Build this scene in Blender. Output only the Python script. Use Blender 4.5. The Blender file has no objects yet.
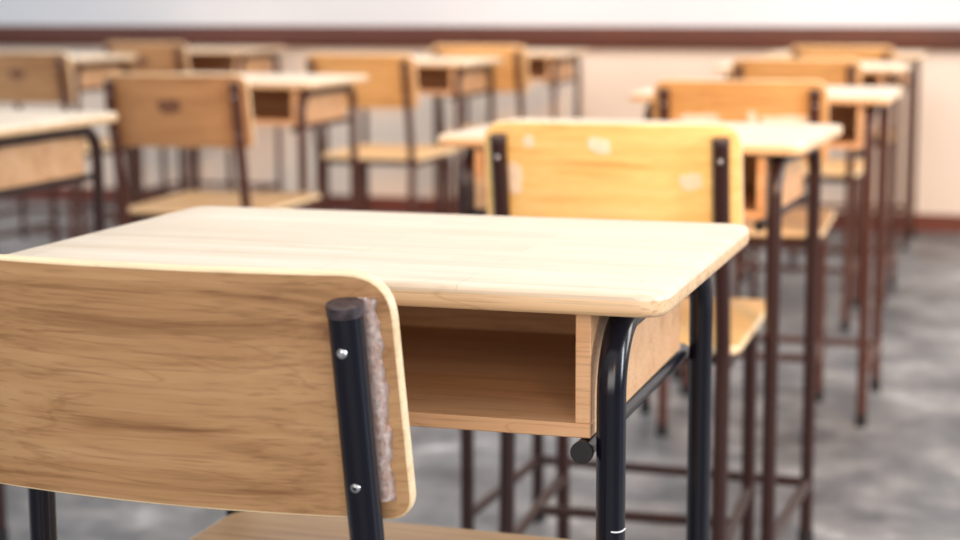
import bpy, bmesh, math, random
from mathutils import Vector, Matrix
random.seed(7)
R = math.radians
S = bpy.context.scene
COL = S.collection

# ------------------------------------------------------------------ camera
CAM_H = 0.985
yaw, pitch, roll, FPX = 0.3082, 0.1516, -0.0034, 1784.5
cy, sy, cp, sp = math.cos(yaw), math.sin(yaw), math.cos(pitch), math.sin(pitch)
F = Vector((-sy*cp, cy*cp, -sp)); RT = Vector((cy, sy, 0)); U = RT.cross(F)
c_, s_ = math.cos(roll), math.sin(roll)
RX = c_*RT + s_*U; UP = -s_*RT + c_*U
cam = bpy.data.objects.new('camera', bpy.data.cameras.new('camera'))
COL.objects.link(cam)
m = Matrix((RX, UP, -F)).transposed().to_4x4(); m.translation = (0, 0, CAM_H)
cam.matrix_world = m
cam.data.sensor_width = 36; cam.data.lens = FPX/960*36
cam.data.clip_start = 0.05; cam.data.clip_end = 60
cam.data.dof.use_dof = True
cam.data.dof.focus_distance = 1.36
cam.data.dof.aperture_fstop = 5.2
S.camera = cam

# ------------------------------------------------------------------ world, lights, exposure
W = bpy.data.worlds.new('daylight'); S.world = W; W.use_nodes = True
nt = W.node_tree; nt.nodes.clear()
bg = nt.nodes.new('ShaderNodeBackground'); out = nt.nodes.new('ShaderNodeOutputWorld')
tc = nt.nodes.new('ShaderNodeTexCoord'); sep = nt.nodes.new('ShaderNodeSeparateXYZ')
cr = nt.nodes.new('ShaderNodeValToRGB')
nt.links.new(tc.outputs['Generated'], sep.inputs[0])
mp = nt.nodes.new('ShaderNodeMapRange'); mp.inputs[1].default_value = -1
nt.links.new(sep.outputs['Z'], mp.inputs[0]); nt.links.new(mp.outputs[0], cr.inputs[0])
e = cr.color_ramp.elements
e[0].position = 0.40; e[0].color = (.05, .05, .055, 1)
e[1].position = 0.95; e[1].color = (1.0, .98, .95, 1)
x = cr.color_ramp.elements.new(0.55); x.color = (.20, .20, .22, 1)
nt.links.new(cr.outputs[0], bg.inputs[0]); bg.inputs[1].default_value = 0.80
nt.links.new(bg.outputs[0], out.inputs[0])

def area(name, loc, target, sx, sy_, power, color):
    l = bpy.data.lights.new(name, 'AREA'); l.shape = 'RECTANGLE'; l.size = sx; l.size_y = sy_
    l.energy = power; l.color = color
    o = bpy.data.objects.new(name, l); COL.objects.link(o)
    o.location = loc
    o.rotation_euler = (Vector(target)-Vector(loc)).to_track_quat('-Z', 'Y').to_euler()
    return o
# tall windows along the right side of the room, a run of windows on the left
area('window_or_fill_light', (3.6, 1.6, 1.9), (-0.6, 1.9, .6), 0.6, 1.9, 95, (.86, .92, 1))
area('window_or_fill_light', (3.6, 5.0, 1.9), (-1.0, 5.4, .6), 2.0, 1.9, 90, (1, .97, .92))
area('window_or_fill_light', (-6.5, 3.0, 2.0), (-1.5, 3.6, .5), 3.6, 1.8, 85, (.88, .93, 1))
area('window_or_fill_light', (.2, -2.8, 1.75), (-.7, 3.0, .7), 4.2, 1.7, 92, (1, .94, .88))  # fill added behind the camera to brighten surfaces facing it
# overhead area lights, the front one added to brighten the desk tops
area('overhead_fill', (-1.2, 5.6, 3.0), (-1.2, 6.4, 0), 3.5, 1.5, 62, (1, .97, .94))
area('overhead_fill', (-.5, 2.0, 3.0), (-.5, 2.0, 0), 3.0, 1.5, 13, (1, .98, .96))
# added warm spot, stands in for an orange glow over mid-room
def spot(name, loc, target, power, color, size, blend, rad):
    l = bpy.data.lights.new(name, 'SPOT'); l.energy = power; l.color = color
    l.spot_size = R(size); l.spot_blend = blend; l.shadow_soft_size = rad
    o = bpy.data.objects.new(name, l); COL.objects.link(o); o.location = loc
    o.rotation_euler = (Vector(target)-Vector(loc)).to_track_quat('-Z', 'Y').to_euler()
spot('warm_glow_fill', (1.7, -2.2, 2.9), (-.95, 5.0, .72), 1250, (1, .48, .13), 30, 1.0, .3)

S.view_settings.view_transform = 'Standard'
S.view_settings.look = 'None'
S.view_settings.gamma = 1
S.view_settings.use_curve_mapping = False
S.view_settings.exposure = 0.45

# ------------------------------------------------------------------ materials
def new_mat(name):
    mt = bpy.data.materials.new(name); mt.use_nodes = True
    n = mt.node_tree; b = n.nodes['Principled BSDF']
    return mt, n, b
def N(n, t, **kw):
    k = n.nodes.new(t)
    for a, v in kw.items():
        setattr(k, a, v)
    return k
def ramp(n, src, stops):
    r = N(n, 'ShaderNodeValToRGB')
    els = r.color_ramp.elements
    els[0].position, els[0].color = stops[0][0], (*stops[0][1], 1)
    els[1].position, els[1].color = stops[-1][0], (*stops[-1][1], 1)
    for p, c in stops[1:-1]:
        q = els.new(p); q.color = (*c, 1)
    n.links.new(src, r.inputs[0]); return r
def mix(n, typ, fac, a, b):
    k = N(n, 'ShaderNodeMix', data_type='RGBA', blend_type=typ)
    for sock, v in ((k.inputs[0], fac), (k.inputs[6], a), (k.inputs[7], b)):
        if isinstance(v, bpy.types.NodeSocket): n.links.new(v, sock)
        elif isinstance(v, (int, float)): sock.default_value = v
        else: sock.default_value = (*v, 1)
    return k.outputs[2]
def coords(n, scale, rnd=True, loc=(0, 0, 0)):
    t = N(n, 'ShaderNodeTexCoord')
    mpn = N(n, 'ShaderNodeMapping'); mpn.inputs['Scale'].default_value = scale
    mpn.inputs['Location'].default_value = loc
    if rnd:
        oi = N(n, 'ShaderNodeObjectInfo')
        mu = N(n, 'ShaderNodeMath', operation='MULTIPLY'); mu.inputs[1].default_value = 7.3
        n.links.new(oi.outputs['Random'], mu.inputs[0])
        va = N(n, 'ShaderNodeVectorMath', operation='ADD')
        n.links.new(t.outputs['Object'], va.inputs[0]); n.links.new(mu.outputs[0], va.inputs[1])
        n.links.new(va.outputs[0], mpn.inputs[0])
    else:
        n.links.new(t.outputs['Object'], mpn.inputs[0])
    return mpn.outputs[0]
def srgb(r, g, b):
    f = lambda v: ((v/255+.055)/1.055)**2.4 if v > 10 else v/255/12.92
    return (f(r), f(g), f(b))

def wood(name, light, mid, dark, rough=.45, streak=.55, gs=(2.2, 40, 40), bump=.05, coat=0.0, joints=False):
    mt, n, b = new_mat(name)
    v = coords(n, gs)
    nz = N(n, 'ShaderNodeTexNoise'); nz.inputs['Scale'].default_value = 1.0
    nz.inputs['Detail'].default_value = 6; nz.inputs['Roughness'].default_value = .62
    nz.inputs['Distortion'].default_value = .8
    n.links.new(v, nz.inputs[0])
    r = ramp(n, nz.outputs['Fac'], [(.28, dark), (.45, mid), (.66, light)])
    # fine pores, long and thin
    v2 = coords(n, (9, 330, 330))
    n2 = N(n, 'ShaderNodeTexNoise'); n2.inputs['Scale'].default_value = 1; n2.inputs['Detail'].default_value = 3
    n.links.new(v2, n2.inputs[0])
    r2 = ramp(n, n2.outputs['Fac'], [(.34, (.55, .5, .45)), (.48, (1, 1, 1))])
    c = mix(n, 'MULTIPLY', streak, r.outputs[0], r2.outputs[0])
    # a few dark veins
    v3 = coords(n, (1.6, 24, 24), loc=(3, 1, 5))
    n3 = N(n, 'ShaderNodeTexNoise'); n3.inputs['Scale'].default_value = 1; n3.inputs['Detail'].default_value = 2
    n3.inputs['Distortion'].default_value = 1.4
    n.links.new(v3, n3.inputs[0])
    r3 = ramp(n, n3.outputs['Fac'], [(.487, (1, 1, 1)), (.5, (.62, .5, .4)), (.513, (1, 1, 1))])
    c = mix(n, 'MULTIPLY', streak*.8, c, r3.outputs[0])
    if joints:
        t = N(n, 'ShaderNodeTexCoord')
        br = N(n, 'ShaderNodeTexBrick'); br.inputs['Scale'].default_value = 1
        br.inputs['Brick Width'].default_value = .27; br.inputs['Row Height'].default_value = .047
        br.inputs['Mortar Size'].default_value = .0006
        br.inputs['Color1'].default_value = (1, 1, 1, 1); br.inputs['Color2'].default_value = (.86, .83, .78, 1)
        br.inputs['Mortar'].default_value = (.8, .74, .66, 1)
        n.links.new(t.outputs['Object'], br.inputs[0])
        c = mix(n, 'MULTIPLY', .8, c, br.outputs[0])
    n.links.new(c, b.inputs['Base Color'])
    b.inputs['Roughness'].default_value = rough
    b.inputs['Coat Weight'].default_value = coat; b.inputs['Coat Roughness'].default_value = .25
    bp = N(n, 'ShaderNodeBump'); bp.inputs['Strength'].default_value = bump; bp.inputs['Distance'].default_value = .002
    n.links.new(n2.outputs['Fac'], bp.inputs['Height']); n.links.new(bp.outputs[0], b.inputs['Normal'])
    return mt
def plain(name, col, rough=.5, metal=0, spec=.5, var=0.0, scale=30, coat=0):
    mt, n, b = new_mat(name)
    if var:
        v = coords(n, (scale,)*3)
        nz = N(n, 'ShaderNodeTexNoise'); nz.inputs['Scale'].default_value = 1; nz.inputs['Detail'].default_value = 4
        n.links.new(v, nz.inputs[0])
        lo = tuple(c*(1-var) for c in col); hi = tuple(min(1, c*(1+var)) for c in col)
        r = ramp(n, nz.outputs['Fac'], [(.35, lo), (.65, hi)])
        n.links.new(r.outputs[0], b.inputs['Base Color'])
    else:
        b.inputs['Base Color'].default_value = (*col, 1)
    b.inputs['Roughness'].default_value = rough; b.inputs['Metallic'].default_value = metal
    b.inputs['Specular IOR Level'].default_value = spec
    b.inputs['Coat Weight'].default_value = coat; b.inputs['Coat Roughness'].default_value = .12
    return mt

M = {}
M['back'] = wood('teak_plywood', srgb(198, 156, 112), srgb(180, 137, 94), srgb(134, 92, 58), .5, .45, gs=(2.0, 38, 38))
M['back_gold'] = wood('golden_plywood', srgb(246, 216, 150), srgb(238, 204, 132), srgb(214, 172, 100), .5, .3)
M['back_honey'] = wood('honey_plywood', srgb(222, 172, 110), srgb(208, 158, 96), srgb(176, 124, 70), .5, .3)
M['seat_honey'] = wood('honey_seat_plywood', srgb(214, 172, 120), srgb(200, 156, 104), srgb(160, 116, 70), .45, .3)
M['back_tan'] = wood('tan_plywood', srgb(186, 142, 98), srgb(170, 126, 84), srgb(140, 98, 60), .5, .3)
M['seat'] = wood('seat_plywood', srgb(190, 152, 104), srgb(172, 134, 88), srgb(128, 94, 56), .45, .5)
M['seat_gold'] = wood('golden_seat_plywood', srgb(232, 196, 136), srgb(220, 180, 116), srgb(180, 136, 80), .45, .3)
M['edge'] = wood('plywood_edge', srgb(246, 222, 184), srgb(240, 212, 170), srgb(222, 186, 138), .5, .3)
M['top'] = wood('rubberwood_top', srgb(236, 222, 202), srgb(230, 212, 188), srgb(212, 186, 154), .36, .22, gs=(1.8, 30, 30), joints=True, coat=.15)
M['topedge'] = wood('rubberwood_edge', srgb(236, 204, 164), srgb(226, 188, 144), srgb(196, 148, 106), .4, .5, gs=(1.5, 60, 90))
M['box'] = wood('box_board', srgb(222, 178, 136), srgb(212, 164, 120), srgb(180, 128, 88), .5, .45, gs=(2, 26, 26))
M['boxin'] = M['box']
M['frame'] = plain('black_enamel', (.004, .004, .010), .22, 0, .42)
M['frame_glow_brown'] = plain('glow_tinted_enamel', srgb(72, 38, 27), .35, 0, .4)  # warm glow put into the frame colour of farther furniture
M['frame_glow_dark'] = plain('glow_tinted_dark_enamel', srgb(46, 24, 21), .3, 0, .45)  # darker version of the glow-tinted frame colour
M['rubber'] = plain('black_rubber', (.012, .012, .014), .6, 0, .4, var=.2)
M['cap'] = plain('plastic_cap', (.05, .038, .045), .4, 0, .5, var=.5, scale=150)
M['steel'] = plain('zinc_screw', (.62, .62, .64), .3, 1, var=.1, scale=200)
M['paint_chip'] = plain('bare_metal_scratch', (.75, .75, .75), .5)
M['stamp'] = plain('faded_brown_ink', srgb(112, 76, 56), .7, var=.25, scale=90)
M['sticker'] = plain('paper_residue', srgb(236, 224, 206), .8, var=.08, scale=60)
def tape_mat():
    mt, n, b = new_mat('dried_glue')
    v = coords(n, (220, 220, 160))
    nz = N(n, 'ShaderNodeTexNoise'); nz.inputs['Scale'].default_value = 1; nz.inputs['Detail'].default_value = 4
    n.links.new(v, nz.inputs[0])
    r = ramp(n, nz.outputs['Fac'], [(.35, srgb(236, 206, 192)), (.6, srgb(252, 238, 234))])
    n.links.new(r.outputs[0], b.inputs['Base Color']); b.inputs['Roughness'].default_value = .25
    b.inputs['Roughness'].default_value = .3
    bp = N(n, 'ShaderNodeBump'); bp.inputs['Strength'].default_value = .8; bp.inputs['Distance'].default_value = .002
    n.links.new(nz.outputs['Fac'], bp.inputs['Height']); n.links.new(bp.outputs[0], b.inputs['Normal'])
    return mt
M['tape'] = tape_mat()
def floor_mat():
    mt, n, b = new_mat('worn_concrete')
    v = coords(n, (1, 1, 1), rnd=False)
    a = N(n, 'ShaderNodeTexNoise'); a.inputs['Scale'].default_value = 4.2; a.inputs['Detail'].default_value = 7
    a.inputs['Roughness'].default_value = .7; a.inputs['Distortion'].default_value = .25
    n.links.new(v, a.inputs[0])
    r = ramp(n, a.outputs['Fac'], [(.32, srgb(58, 61, 68)), (.46, srgb(100, 102, 106)), (.58, srgb(132, 131, 132)), (.72, srgb(186, 186, 188))])
    c2 = N(n, 'ShaderNodeTexNoise'); c2.inputs['Scale'].default_value = 22; c2.inputs['Detail'].default_value = 5
    n.links.new(v, c2.inputs[0])
    r2 = ramp(n, c2.outputs['Fac'], [(.35, (.72, .72, .72)), (.6, (1, 1, 1))])
    col = mix(n, 'MULTIPLY', .7, r.outputs[0], r2.outputs[0])
    n.links.new(col, b.inputs['Base Color'])
    rr = N(n, 'ShaderNodeMapRange'); rr.inputs[3].default_value = .28; rr.inputs[4].default_value = .6
    n.links.new(a.outputs['Fac'], rr.inputs[0]); n.links.new(rr.outputs[0], b.inputs['Roughness'])
    return mt
M['floor'] = floor_mat()
M['wall'] = plain('cream_wall_paint', srgb(224, 209, 195), .85, 0, .2, var=.03, scale=2)
M['board'] = plain('white_board_surface', srgb(206, 208, 213), .6, 0, .4, var=.015, scale=1)
M['rail'] = wood('reddish_brown_rail', srgb(94, 46, 28), srgb(80, 38, 24), srgb(60, 28, 18), .55, .3)
M['skirt'] = wood('red_brown_skirting', srgb(120, 60, 44), srgb(104, 50, 38), srgb(84, 40, 30), .5, .3)
M['white'] = plain('white_plastic', (.85, .84, .82), .4, var=.02)

# ------------------------------------------------------------------ mesh helpers
def finish(name, bm, mats, parent=None, smooth=True, angle=35):
    me = bpy.data.meshes.new(name); bmesh.ops.recalc_face_normals(bm, faces=bm.faces[:]); bm.to_mesh(me); bm.free()
    for mt in (mats if isinstance(mats, (list, tuple)) else [mats]): me.materials.append(mt)
    if smooth:
        for p in me.polygons: p.use_smooth = True
        me.set_sharp_from_angle(angle=R(angle))
    o = bpy.data.objects.new(name, me); COL.objects.link(o)
    if parent: o.parent = parent
    return o
def empty(name, loc=(0, 0, 0), rz=0):
    o = bpy.data.objects.new(name, None); COL.objects.link(o); o.empty_display_size = .1
    o.location = loc; o.rotation_euler = (0, 0, rz); return o
def box(bm, x0, x1, y0, y1, z0, z1, bev=0, seg=2, mi=0):
    r = bmesh.ops.create_cube(bm, size=1)
    vs = r['verts']
    for v in vs:
        v.co = Vector(((x0+x1)/2+v.co.x*(x1-x0), (y0+y1)/2+v.co.y*(y1-y0), (z0+z1)/2+v.co.z*(z1-z0)))
    fs = set(f for v in vs for f in v.link_faces)
    for f in fs: f.material_index = mi
    if bev:
        es = set(ed for v in vs for ed in v.link_edges)
        g = bmesh.ops.bevel(bm, geom=list(es), offset=bev, segments=seg, profile=.5, affect='EDGES')
        for f in g['faces']: f.material_index = mi
def round_path(pts, radii, n=8):
    """polyline -> polyline with arcs at inner corners"""
    pts = [Vector(p) for p in pts]; res = [pts[0]]
    for i in range(1, len(pts)-1):
        r = radii[i-1]; a, b, c = pts[i-1], pts[i], pts[i+1]
        d1 = (a-b).normalized(); d2 = (c-b).normalized()
        if r <= 0: res.append(b); continue
        ang = d1.angle(d2); t = r/math.tan(ang/2)
        p1 = b+d1*t; p2 = b+d2*t
        ctr = b+(d1+d2).normalized()*(r/math.sin(ang/2))
        for k in range(n+1):
            u = k/n; q = (p1-ctr).normalized().slerp((p2-ctr).normalized(), u)*r
            res.append(ctr+q)
    res.append(pts[-1]); return res
def tube(bm, path, r, seg=18, caps=True):
    path = [Vector(p) for p in path]; rings = []
    t = (path[1]-path[0]).normalized()
    ref = Vector((1, 0, 0)) if abs(t.x) < .9 else Vector((0, 1, 0))
    nrm = (ref-t*ref.dot(t)).normalized()
    for i, p in enumerate(path):
        if i == 0: tt = (path[1]-p).normalized()
        elif i == len(path)-1: tt = (p-path[i-1]).normalized()
        else: tt = ((path[i+1]-p).normalized()+(p-path[i-1]).normalized()).normalized()
        nrm = (nrm-tt*nrm.dot(tt)).normalized(); bn = tt.cross(nrm)
        rings.append([bm.verts.new(p+(nrm*math.cos(2*math.pi*k/seg)+bn*math.sin(2*math.pi*k/seg))*r) for k in range(seg)])
    for a, b in zip(rings, rings[1:]):
        for k in range(seg):
            bm.faces.new((a[k], a[(k+1) % seg], b[(k+1) % seg], b[k]))
    if caps:
        bm.faces.new(rings[0][::-1]); bm.faces.new(rings[-1])
def rr_outline(w0, w1, y0, y1, rad, n=7):
    """rounded quad outline: width w0 at y0, w1 at y1; rad = radius per corner (y0 left/right, y1 right/left)"""
    cs = [(-w0/2, y0), (w0/2, y0), (w1/2, y1), (-w1/2, y1)]
    res = []
    for i in range(4):
        a = Vector(cs[i-1]); b = Vector(cs[i]); c = Vector(cs[(i+1) % 4]); r = rad[i]
        d1 = (a-b).normalized(); d2 = (c-b).normalized()
        for k in range(n+1):
            u = k/n; t = r
            p = (b+d1*t)*(1-u)**2 + b*2*u*(1-u) + (b+d2*t)*u**2
            res.append(p)
    return res
def plate(bm, outline, th, edge_r, fn, inner_rings=6, mi_face=0, mi_edge=1, eseg=4, top_round=False):
    """thick plate from a 2D outline; fn(u, v, w) -> xyz with w the thickness coordinate (0..th). Rounded edges."""
    n = len(outline); ctr = sum((Vector(p) for p in outline), Vector((0, 0)))/n
    # inward normals
    def inset(d):
        res = []
        for i in range(n):
            a, b, c = outline[i-1], outline[i], outline[(i+1) % n]
            t = (c-a)
            t = t.normalized() if t.length > 1e-9 else Vector((1, 0))
            nn = Vector((-t.y, t.x))
            if nn.dot(ctr-b) < 0: nn = -nn
            res.append(b+nn*d)
        return res
    prof = []
    for k in range(eseg+1):
        a = math.pi/2*k/eseg
        prof.append((edge_r*(1-math.sin(a)), edge_r*(1-math.cos(a))))        # bottom face outwards
    prof2 = [(d, th-h) for d, h in reversed(prof)]
    rings = []
    for d, h in prof+prof2:
        rings.append([bm.verts.new(fn(p.x, p.y, h)) for p in inset(d)])
    for ri, (a, b) in enumerate(zip(rings, rings[1:])):
        for k in range(n):
            f = bm.faces.new((a[k], a[(k+1) % n], b[(k+1) % n], b[k]))
            f.material_index = mi_edge if (ri <= eseg or not top_round) else mi_face
    for w, ring, in ((0, rings[0]), (th, rings[-1])):
        # fill face with a grid of shrinking rings so that it can bend
        base = inset(edge_r); prev = ring
        for j in range(1, inner_rings):
            s = 1-j/inner_rings
            cur = [bm.verts.new(fn(ctr.x+(p.x-ctr.x)*s, ctr.y+(p.y-ctr.y)*s, w)) for p in base]
            for k in range(n):
                f = bm.faces.new((prev[k], prev[(k+1) % n], cur[(k+1) % n], cur[k])); f.material_index = mi_face
            prev = cur
        cv = bm.verts.new(fn(ctr.x, ctr.y, w))
        for k in range(n):
            f = bm.faces.new((prev[k], prev[(k+1) % n], cv)); f.material_index = mi_face
def disc_head(bm, loc, axis, r, h, seg=14, dome=.5):
    axis = Vector(axis).normalized(); loc = Vector(loc)
    ref = Vector((1, 0, 0)) if abs(axis.x) < .9 else Vector((0, 1, 0))
    a = (ref-axis*ref.dot(axis)).normalized(); b = axis.cross(a)
    rows = []
    for rr, hh in ((1, 0), (1, .4), (.8, .8), (.42, 1), (.34, .62)):
        rows.append([bm.verts.new(loc+axis*h*hh+(a*math.cos(2*math.pi*k/seg)+b*math.sin(2*math.pi*k/seg))*r*rr) for k in range(seg)])
    for p, q in zip(rows, rows[1:]):
        for k in range(seg): bm.faces.new((p[k], p[(k+1) % seg], q[(k+1) % seg], q[k]))
    bm.faces.new(rows[-1]); bm.faces.new(rows[0][::-1])

# ------------------------------------------------------------------ setting
WALL_Y = 7.70
def struct(name, bm, mat):
    o = finish(name, bm, mat, smooth=False); o['kind'] = 'structure'; return o
bm = bmesh.new(); box(bm, -10, 5, -3, WALL_Y+.15, -.1, 0); struct('floor', bm, M['floor'])
bm = bmesh.new(); box(bm, -10, 5, WALL_Y, WALL_Y+.15, 0, 3.2); struct('wall_back', bm, M['wall'])
bm = bmesh.new(); box(bm, -10, 5, WALL_Y-.014, WALL_Y-.0005, .0, .075, .003); struct('baseboard_back', bm, M['skirt'])

# long white writing board with a reddish wooden rail along its foot
brd = empty('whiteboard', (-2.3, WALL_Y, .803))
brd['label'] = 'long white writing board on the back wall with a reddish brown bottom rail'; brd['category'] = 'board'
bm = bmesh.new(); box(bm, -4.6, 4.6, -.018, -.001, .05, 1.35); finish('panel', bm, M['board'], brd, smooth=False)
bm = bmesh.new(); box(bm, -4.65, 4.65, -.034, -.001, -.042, .055, .004); finish('bottom_rail', bm, M['rail'], brd)
bm = bmesh.new(); box(bm, -4.65, 4.65, -.034, -.001, 1.345, 1.40, .004); finish('top_rail', bm, M['rail'], brd)
for s in (-1, 1):
    bm = bmesh.new(); box(bm, min(s*4.6, s*4.65), max(s*4.6, s*4.65), -.034, -.001, .055, 1.345, .003); finish('side_rail', bm, M['rail'], brd)

# ------------------------------------------------------------------ desk
D = .442; TOPZ = .764; TH = .02; LR = .0116
LX = .300-.0462; LF = .0255; LB = D-.021
def make_desk():
    root = empty('school_desk')
    bm = bmesh.new()
    plate(bm, rr_outline(.6, .6, 0, D, (.026,)*4), TH, .0065, lambda u, v, w: Vector((u, v, TOPZ-TH+w)), 4, top_round=True)
    finish('tabletop', bm, [M['top'], M['topedge']], root, angle=50)
    # open book box
    bm = bmesh.new(); bx = .238; z0, z1 = .643, TOPZ-TH-.0005; y0, y1 = .022, D-.045
    box(bm, -bx, bx, y0, y1, z0, z0+.0115, .0008, 1)
    box(bm, bx-.0125, bx, y0, y1, z0+.0116, z1, .0008, 1)
    box(bm, -bx, -bx+.0125, y0, y1, z0+.0116, z1, .0008, 1)
    box(bm, -bx+.0126, bx-.0126, y1-.012, y1, z0+.0116, z1, 0)
    finish('book_box', bm, M['box'], root, smooth=False)
    zt = TOPZ-TH-LR-.0003; mid = (LF+LB)/2
    for s in (-1, 1):
        for yf in (LF, LB):
            bm = bmesh.new()
            tube(bm, round_path([(s*LX, yf, .012), (s*LX, yf, zt), (s*LX, mid, zt)], [.055], 12), LR, 22)
            lg = finish('leg', bm, M['frame'], root)
            bm = bmesh.new(); tube(bm, [(s*LX, yf, 0), (s*LX, yf, .003), (s*LX, yf, .03)], LR+.0025, 18)
            finish('rubber_foot', bm, M['rubber'], lg)
        # rail under the box, with a plug in its open end
        bm = bmesh.new(); xr = s*(LX-LR-.0092)
        tube(bm, [(xr, .016, .6345), (xr, LB+.012, .6345)], .0078, 16)
        rl = finish('box_rail', bm, M['frame'], root)
        bm = bmesh.new(); tube(bm, [(xr, .0130, .6335), (xr, .0145, .6335), (xr, .0175, .6335)], .0090, 18)
        finish('end_plug', bm, M['rubber'], rl)
        bm = bmesh.new(); tube(bm, [(s*LX, LF+LR-.002, .12), (s*LX, LB-LR+.002, .12)], .0095, 14)
        finish('side_stretcher', bm, M['frame'], root)
    bm = bmesh.new(); tube(bm, [(-LX+LR-.002, LB, .12), (LX-LR+.002, LB, .12)], .0095, 14)
    finish('cross_stretcher', bm, M['frame'], root)
    return root

# ------------------------------------------------------------------ chair
CR = .0121; BW = .378; PX = BW/2-.0265; SEATZ = .468
LEAN = .20
def post_y(z): return (.780-z)*LEAN if z > .464 else (.780-.464)*LEAN
BB, BT = .627, .805
def back_fn(u, v, w):
    # u across, v height along board, w thickness towards the sitter; board bowed around the sitter
    sag = (u*u-PX*PX)/(2*.85)
    y = post_y(v)+CR+.0003+sag+w
    return Vector((u, y, v+w*LEAN))
def make_chair(kind):
    mats = {'teak': (M['back'], M['seat'], M['frame']), 'gold': (M['back_gold'], M['seat_gold'], M['frame_glow_brown']),
            'tan': (M['back_tan'], M['seat'], M['frame_glow_brown'])}[kind]
    root = empty('school_chair')
    bm = bmesh.new()
    o = rr_outline(BW+.004, BW, BB, BT, (.020, .020, .032, .032), 8)
    # denser outline along the long edges so the bow is smooth
    dens = []
    for i, p in enumerate(o):
        q = o[(i+1) % len(o)]; k = max(1, int((q-p).length/.02))
        for j in range(k): dens.append(p+(q-p)*j/k)
    plate(bm, dens, .009, .0018, back_fn, 8)
    finish('backrest', bm, [mats[0], M['edge']], root, angle=50)
    for s in (-1, 1):
        x = s*PX
        bm = bmesh.new()
        tube(bm, round_path([(x, .038, .012), (x, post_y(.464), .454), (x, post_y(.779), .779)], [.25], 8), CR, 22)
        lg = finish('rear_leg', bm, mats[2], root)
        bm = bmesh.new(); ax = Vector((0, -LEAN, 1)).normalized(); p = Vector((x, post_y(.779), .779))
        tube(bm, [p+ax*.0002, p+ax*.0055, p+ax*.0075], CR+.0006, 22); finish('end_cap', bm, M['cap'], lg, angle=25)
        for z in (.754, .658):
            bm = bmesh.new(); disc_head(bm, (x, post_y(z)-CR+.0012, z), (0, -1, -LEAN), .0039, .003)
            finish('screw', bm, M['steel'], lg)
        bm = bmesh.new(); tube(bm, [(x, .038, 0), (x, .038, .003), (x, .038, .028)], CR+.0025, 16); finish('rubber_foot', bm, M['rubber'], lg)
        # front leg bends under the seat and runs back to the rear leg
        bm = bmesh.new(); zt = SEATZ-.012-CR-.0004
        tube(bm, round_path([(x, .47, .012), (x, .455, zt), (x, post_y(.464)+CR-.003, zt)], [.05], 10), CR, 22)
        fl = finish('front_leg', bm, mats[2], root)
        bm = bmesh.new(); tube(bm, [(x, .47, 0), (x, .47, .003), (x, .469, .028)], CR+.0025, 16); finish('rubber_foot', bm, M['rubber'], fl)
        bm = bmesh.new(); tube(bm, [(x, .041+CR-.002, .15), (x, .465-CR+.002, .15)], .009, 14); finish('side_stretcher', bm, mats[2], root)
    bm = bmesh.new(); tube(bm, [(-PX+.007, .25, .15), (PX-.007, .25, .15)], .009, 14); finish('cross_stretcher', bm, mats[2], root)
    zt = SEATZ-.012-CR-.0004
    for ys in (.12, .38):
        bm = bmesh.new(); tube(bm, [(-PX+CR-.003, ys, zt), (PX-CR+.003, ys, zt)], .009, 14); finish('seat_support', bm, mats[2], root)
    bm = bmesh.new()
    def seat_fn(u, v, w):
        return Vector((u, v, SEATZ-.012+w))
    plate(bm, rr_outline(.365, .385, .085, .538, (.045,)*4, 8), .0115, .003, seat_fn, 5)
    finish('seat', bm, [mats[1], M['edge']], root, angle=50)
    return root

def copy_tree(o, parent=None):
    c = o.copy(); COL.objects.link(c); c.parent = parent
    for ch in list(o.children): copy_tree(ch, c)
    return c
def swap(root, mapping):
    """own mesh data with other materials for a different colour of the same kind"""
    for ch in list(root.children_recursive):
        if ch.type == 'MESH' and any(mt in mapping for mt in ch.data.materials):
            ch.data = ch.data.copy()
            for i, mt in enumerate(ch.data.materials):
                if mt in mapping: ch.data.materials[i] = mapping[mt]

# ---- desks: (front right corner x, front y, rotation, label)
def place_desk(o, xr, yf, rot, label):
    c, s = math.cos(rot), math.sin(rot)
    o.location = (xr-.3*c, yf-.3*s, 0); o.rotation_euler = (0, 0, rot)
    o['label'] = label; o['category'] = 'desk'; o['group'] = 'school desks in rows'
near_desk = make_desk()
place_desk(near_desk, -.2688, 1.3019, .0095, 'nearest wooden school desk with sharp black legs and open book box')
# white scratch ring low on its front right leg
leg = [c for c in near_desk.children if c.name.startswith('leg')][2]
bm = bmesh.new()
pts = [(LX+(LR+.0002)*math.cos(R(a)), LF+(LR+.0002)*math.sin(R(a)), .572+.0012*math.sin(R(a*2))) for a in range(-75, 1, 8)]
tube(bm, pts, .0007, 8); finish('scratch', bm, M['paint_chip'], leg)

far_desk = copy_tree(near_desk)
for ch in list(far_desk.children_recursive):
    if ch.name.startswith('scratch'): bpy.data.objects.remove(ch)
swap(far_desk, {M['frame']: M['frame_glow_brown']})
DESKS = [
 (-.3526, 2.7277, -.03, 'school desk directly behind the nearest one, tucked against the pale golden chair'),
 (-.3365, 4.08, .012, 'third desk in the right column, white top beside the golden chair'),
 (-.44, 5.75, .0, 'fourth desk in the right column, small pale top near the wall'),
 (-.47, 7.08, .0, 'farthest desk of the right column, close to the back wall'),
 (-1.745, 2.71, .0, 'blurred desk cut off by the left edge, brown side panel and curved rear leg'),
 (-1.875, 4.43, .02, 'desk left of centre with bright top and dark open box, behind the tan chair'),
 (-1.945, 5.98, .0, 'blurred desk near the centre with a curved dark leg, below the board'),
 (-1.88, 7.03, .0, 'small distant desk at the centre below the orange part of the rail'),
 (-3.50, 6.04, .0, 'distant desk at the upper left, pale top between two chair backs'),
 (-3.355, 7.19, .0, 'farthest desk on the left with dark open box, below the board'),
]
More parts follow.
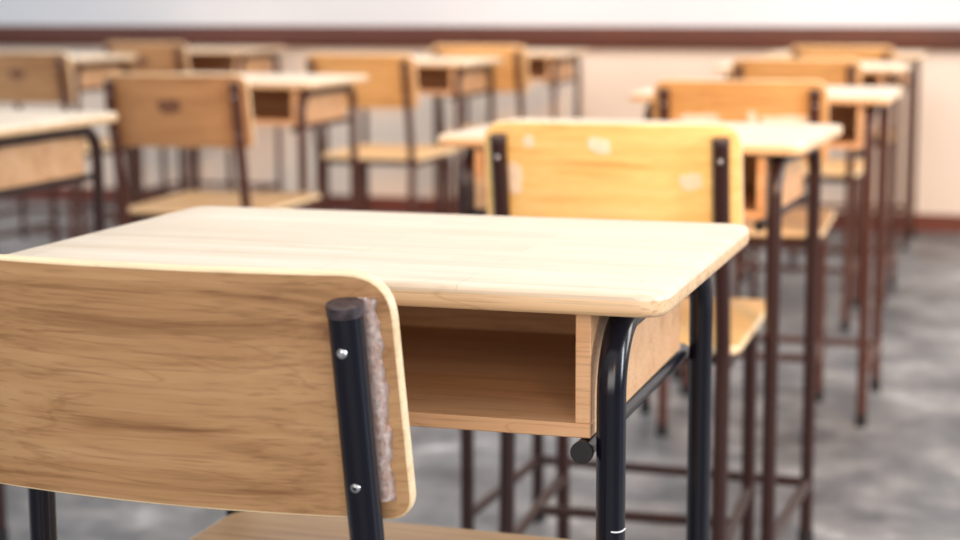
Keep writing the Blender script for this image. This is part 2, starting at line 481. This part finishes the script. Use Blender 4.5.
for i, (x, y, r, lab) in enumerate(DESKS):
    o = far_desk if i == 0 else copy_tree(far_desk)
    place_desk(o, x, y, r, lab)
swap(far_desk, {M['frame_glow_brown']: M['frame_glow_dark']})
swap([o for o in bpy.data.objects if o.get('label', '').startswith('blurred desk cut off')][0], {M['frame_glow_brown']: M['frame_glow_dark']})

# ---- chairs: (centre x, y of the back posts, rotation, label)
def place_chair(o, x, y, rot, label):
    o.location = (x, y, 0); o.rotation_euler = (0, 0, rot)
    o['label'] = label; o['category'] = 'chair'; o['group'] = 'school chairs in rows'
near_chair = make_chair('teak')
place_chair(near_chair, -.598, 1.080, R(-1.5), 'nearest school chair, sharp brown plywood backrest with two screws in a black post')
# crinkled dried glue squeezed out beside the right post
bm = bmesh.new()
rnd = random.Random(3); nseg = 46; L, Rr = [], []
for k in range(nseg+1):
    z = .642+(.789-.642)*k/nseg
    wob = .0022*math.sin(k*.55)+.0014*math.sin(k*1.25+1)+rnd.uniform(-.001, .001)
    xo = PX+CR+.0045+.003*(1-abs(2*k/nseg-1))*.6+wob*.5
    row = []
    for j in range(6):
        u = j/5; xx = PX+.004+(xo-PX-.004)*u
        p = back_fn(xx, z, 0); h = .0022*math.sin(math.pi*min(1, u*1.02))*(1+.7*math.sin(k*2.1+j))+.0006
        row.append(bm.verts.new((p.x, p.y-h, p.z)))
    L.append(row)
for a, b in zip(L, L[1:]):
    for j in range(5): bm.faces.new((a[j], a[j+1], b[j+1], b[j]))
g = bmesh.ops.solidify(bm, geom=bm.faces[:], thickness=.0006)
tp = finish('dried_glue', bm, M['tape'], near_chair, angle=80)
tp['label'] = 'crinkled pale glue strip beside the right post'

gold_chair = make_chair('gold')
tan_chair = make_chair('tan')
def patch(root, name, u, z, w, h, mat, rag, seed, n=20):
    q = random.Random(seed); bm = bmesh.new(); ring = []
    for k in range(n):
        a = 2*math.pi*k/n; rr = 1+q.uniform(-rag, rag*.8)
        sq = lambda t: math.copysign(abs(t)**.6, t)
        ring.append((u+w/2*rr*sq(math.cos(a)), z+h/2*rr*sq(math.sin(a))))
    fr = [bm.verts.new(back_fn(a, b, -.0009)) for a, b in ring]; bk = [bm.verts.new(back_fn(a, b, -.0001)) for a, b in ring]
    bm.faces.new(fr); bm.faces.new(bk[::-1])
    for k in range(n): bm.faces.new((fr[k], fr[(k+1) % n], bk[(k+1) % n], bk[k]))
    return finish(name, bm, mat, root)
patch(tan_chair, 'faded_stamp', -.01, .728, .06, .034, M['stamp'], .12, 5)
GOLD = [
 (-.602, 2.50, R(3), 'pale golden chair behind the nearest desk, backrest with torn sticker marks'),
 (-.640, 3.86, R(4), 'golden chair second behind the nearest desk, seen between two desk tops'),
 (-.71, 5.26, R(2), 'golden chair back third behind the nearest desk'),
 (-.725, 6.60, R(0), 'farthest golden chair of the right column, just below the board rail'),
 (-2.14, 5.42, R(1), 'golden brown chair left of centre with its seat showing'),
 (-2.07, 6.47, R(0), 'distant golden chair near the centre, just below the board rail'),
]
TAN = [
 (-2.008, 3.87, R(3), 'tan chair with dark posts at the left, behind the nearest desk top'),
 (-3.385, 5.40, R(0), 'tan chair back at the upper left edge of the picture'),
 (-3.565, 6.63, R(0), 'distant tan chair back at the upper left, close to the wall'),
]
honey_chair = copy_tree(gold_chair)
swap(honey_chair, {M['back_gold']: M['back_honey'], M['seat_gold']: M['seat_honey']})
for proto, lst in ((gold_chair, GOLD[:1]), (honey_chair, GOLD[1:]), (tan_chair, TAN)):
    for i, (x, y, r, lab) in reversed(list(enumerate(lst))):
        o = proto if i == 0 else copy_tree(proto)
        place_chair(o, x, y, r, lab)
swap(gold_chair, {M['frame_glow_brown']: M['frame_glow_dark']})
# torn sticker remains on two golden backrests
second_chair = [o for o in bpy.data.objects if o.get('label', '').startswith('golden chair second')][0]
for root, lst in ((gold_chair, ((-.118, .778, .016, .018), (-.012, .774, .036, .022), (.118, .722, .030, .024), (-.142, .722, .020, .05))),
                  (second_chair, ((-.085, .722, .09, .020), (.03, .724, .02, .03), (.10, .720, .10, .018)))):
    for k, (u, z, w, h) in enumerate(lst):
        so = patch(root, 'sticker_remnant', u, z, w, h, M['sticker'], .2, k+3); so['label'] = 'pale torn sticker remnant'
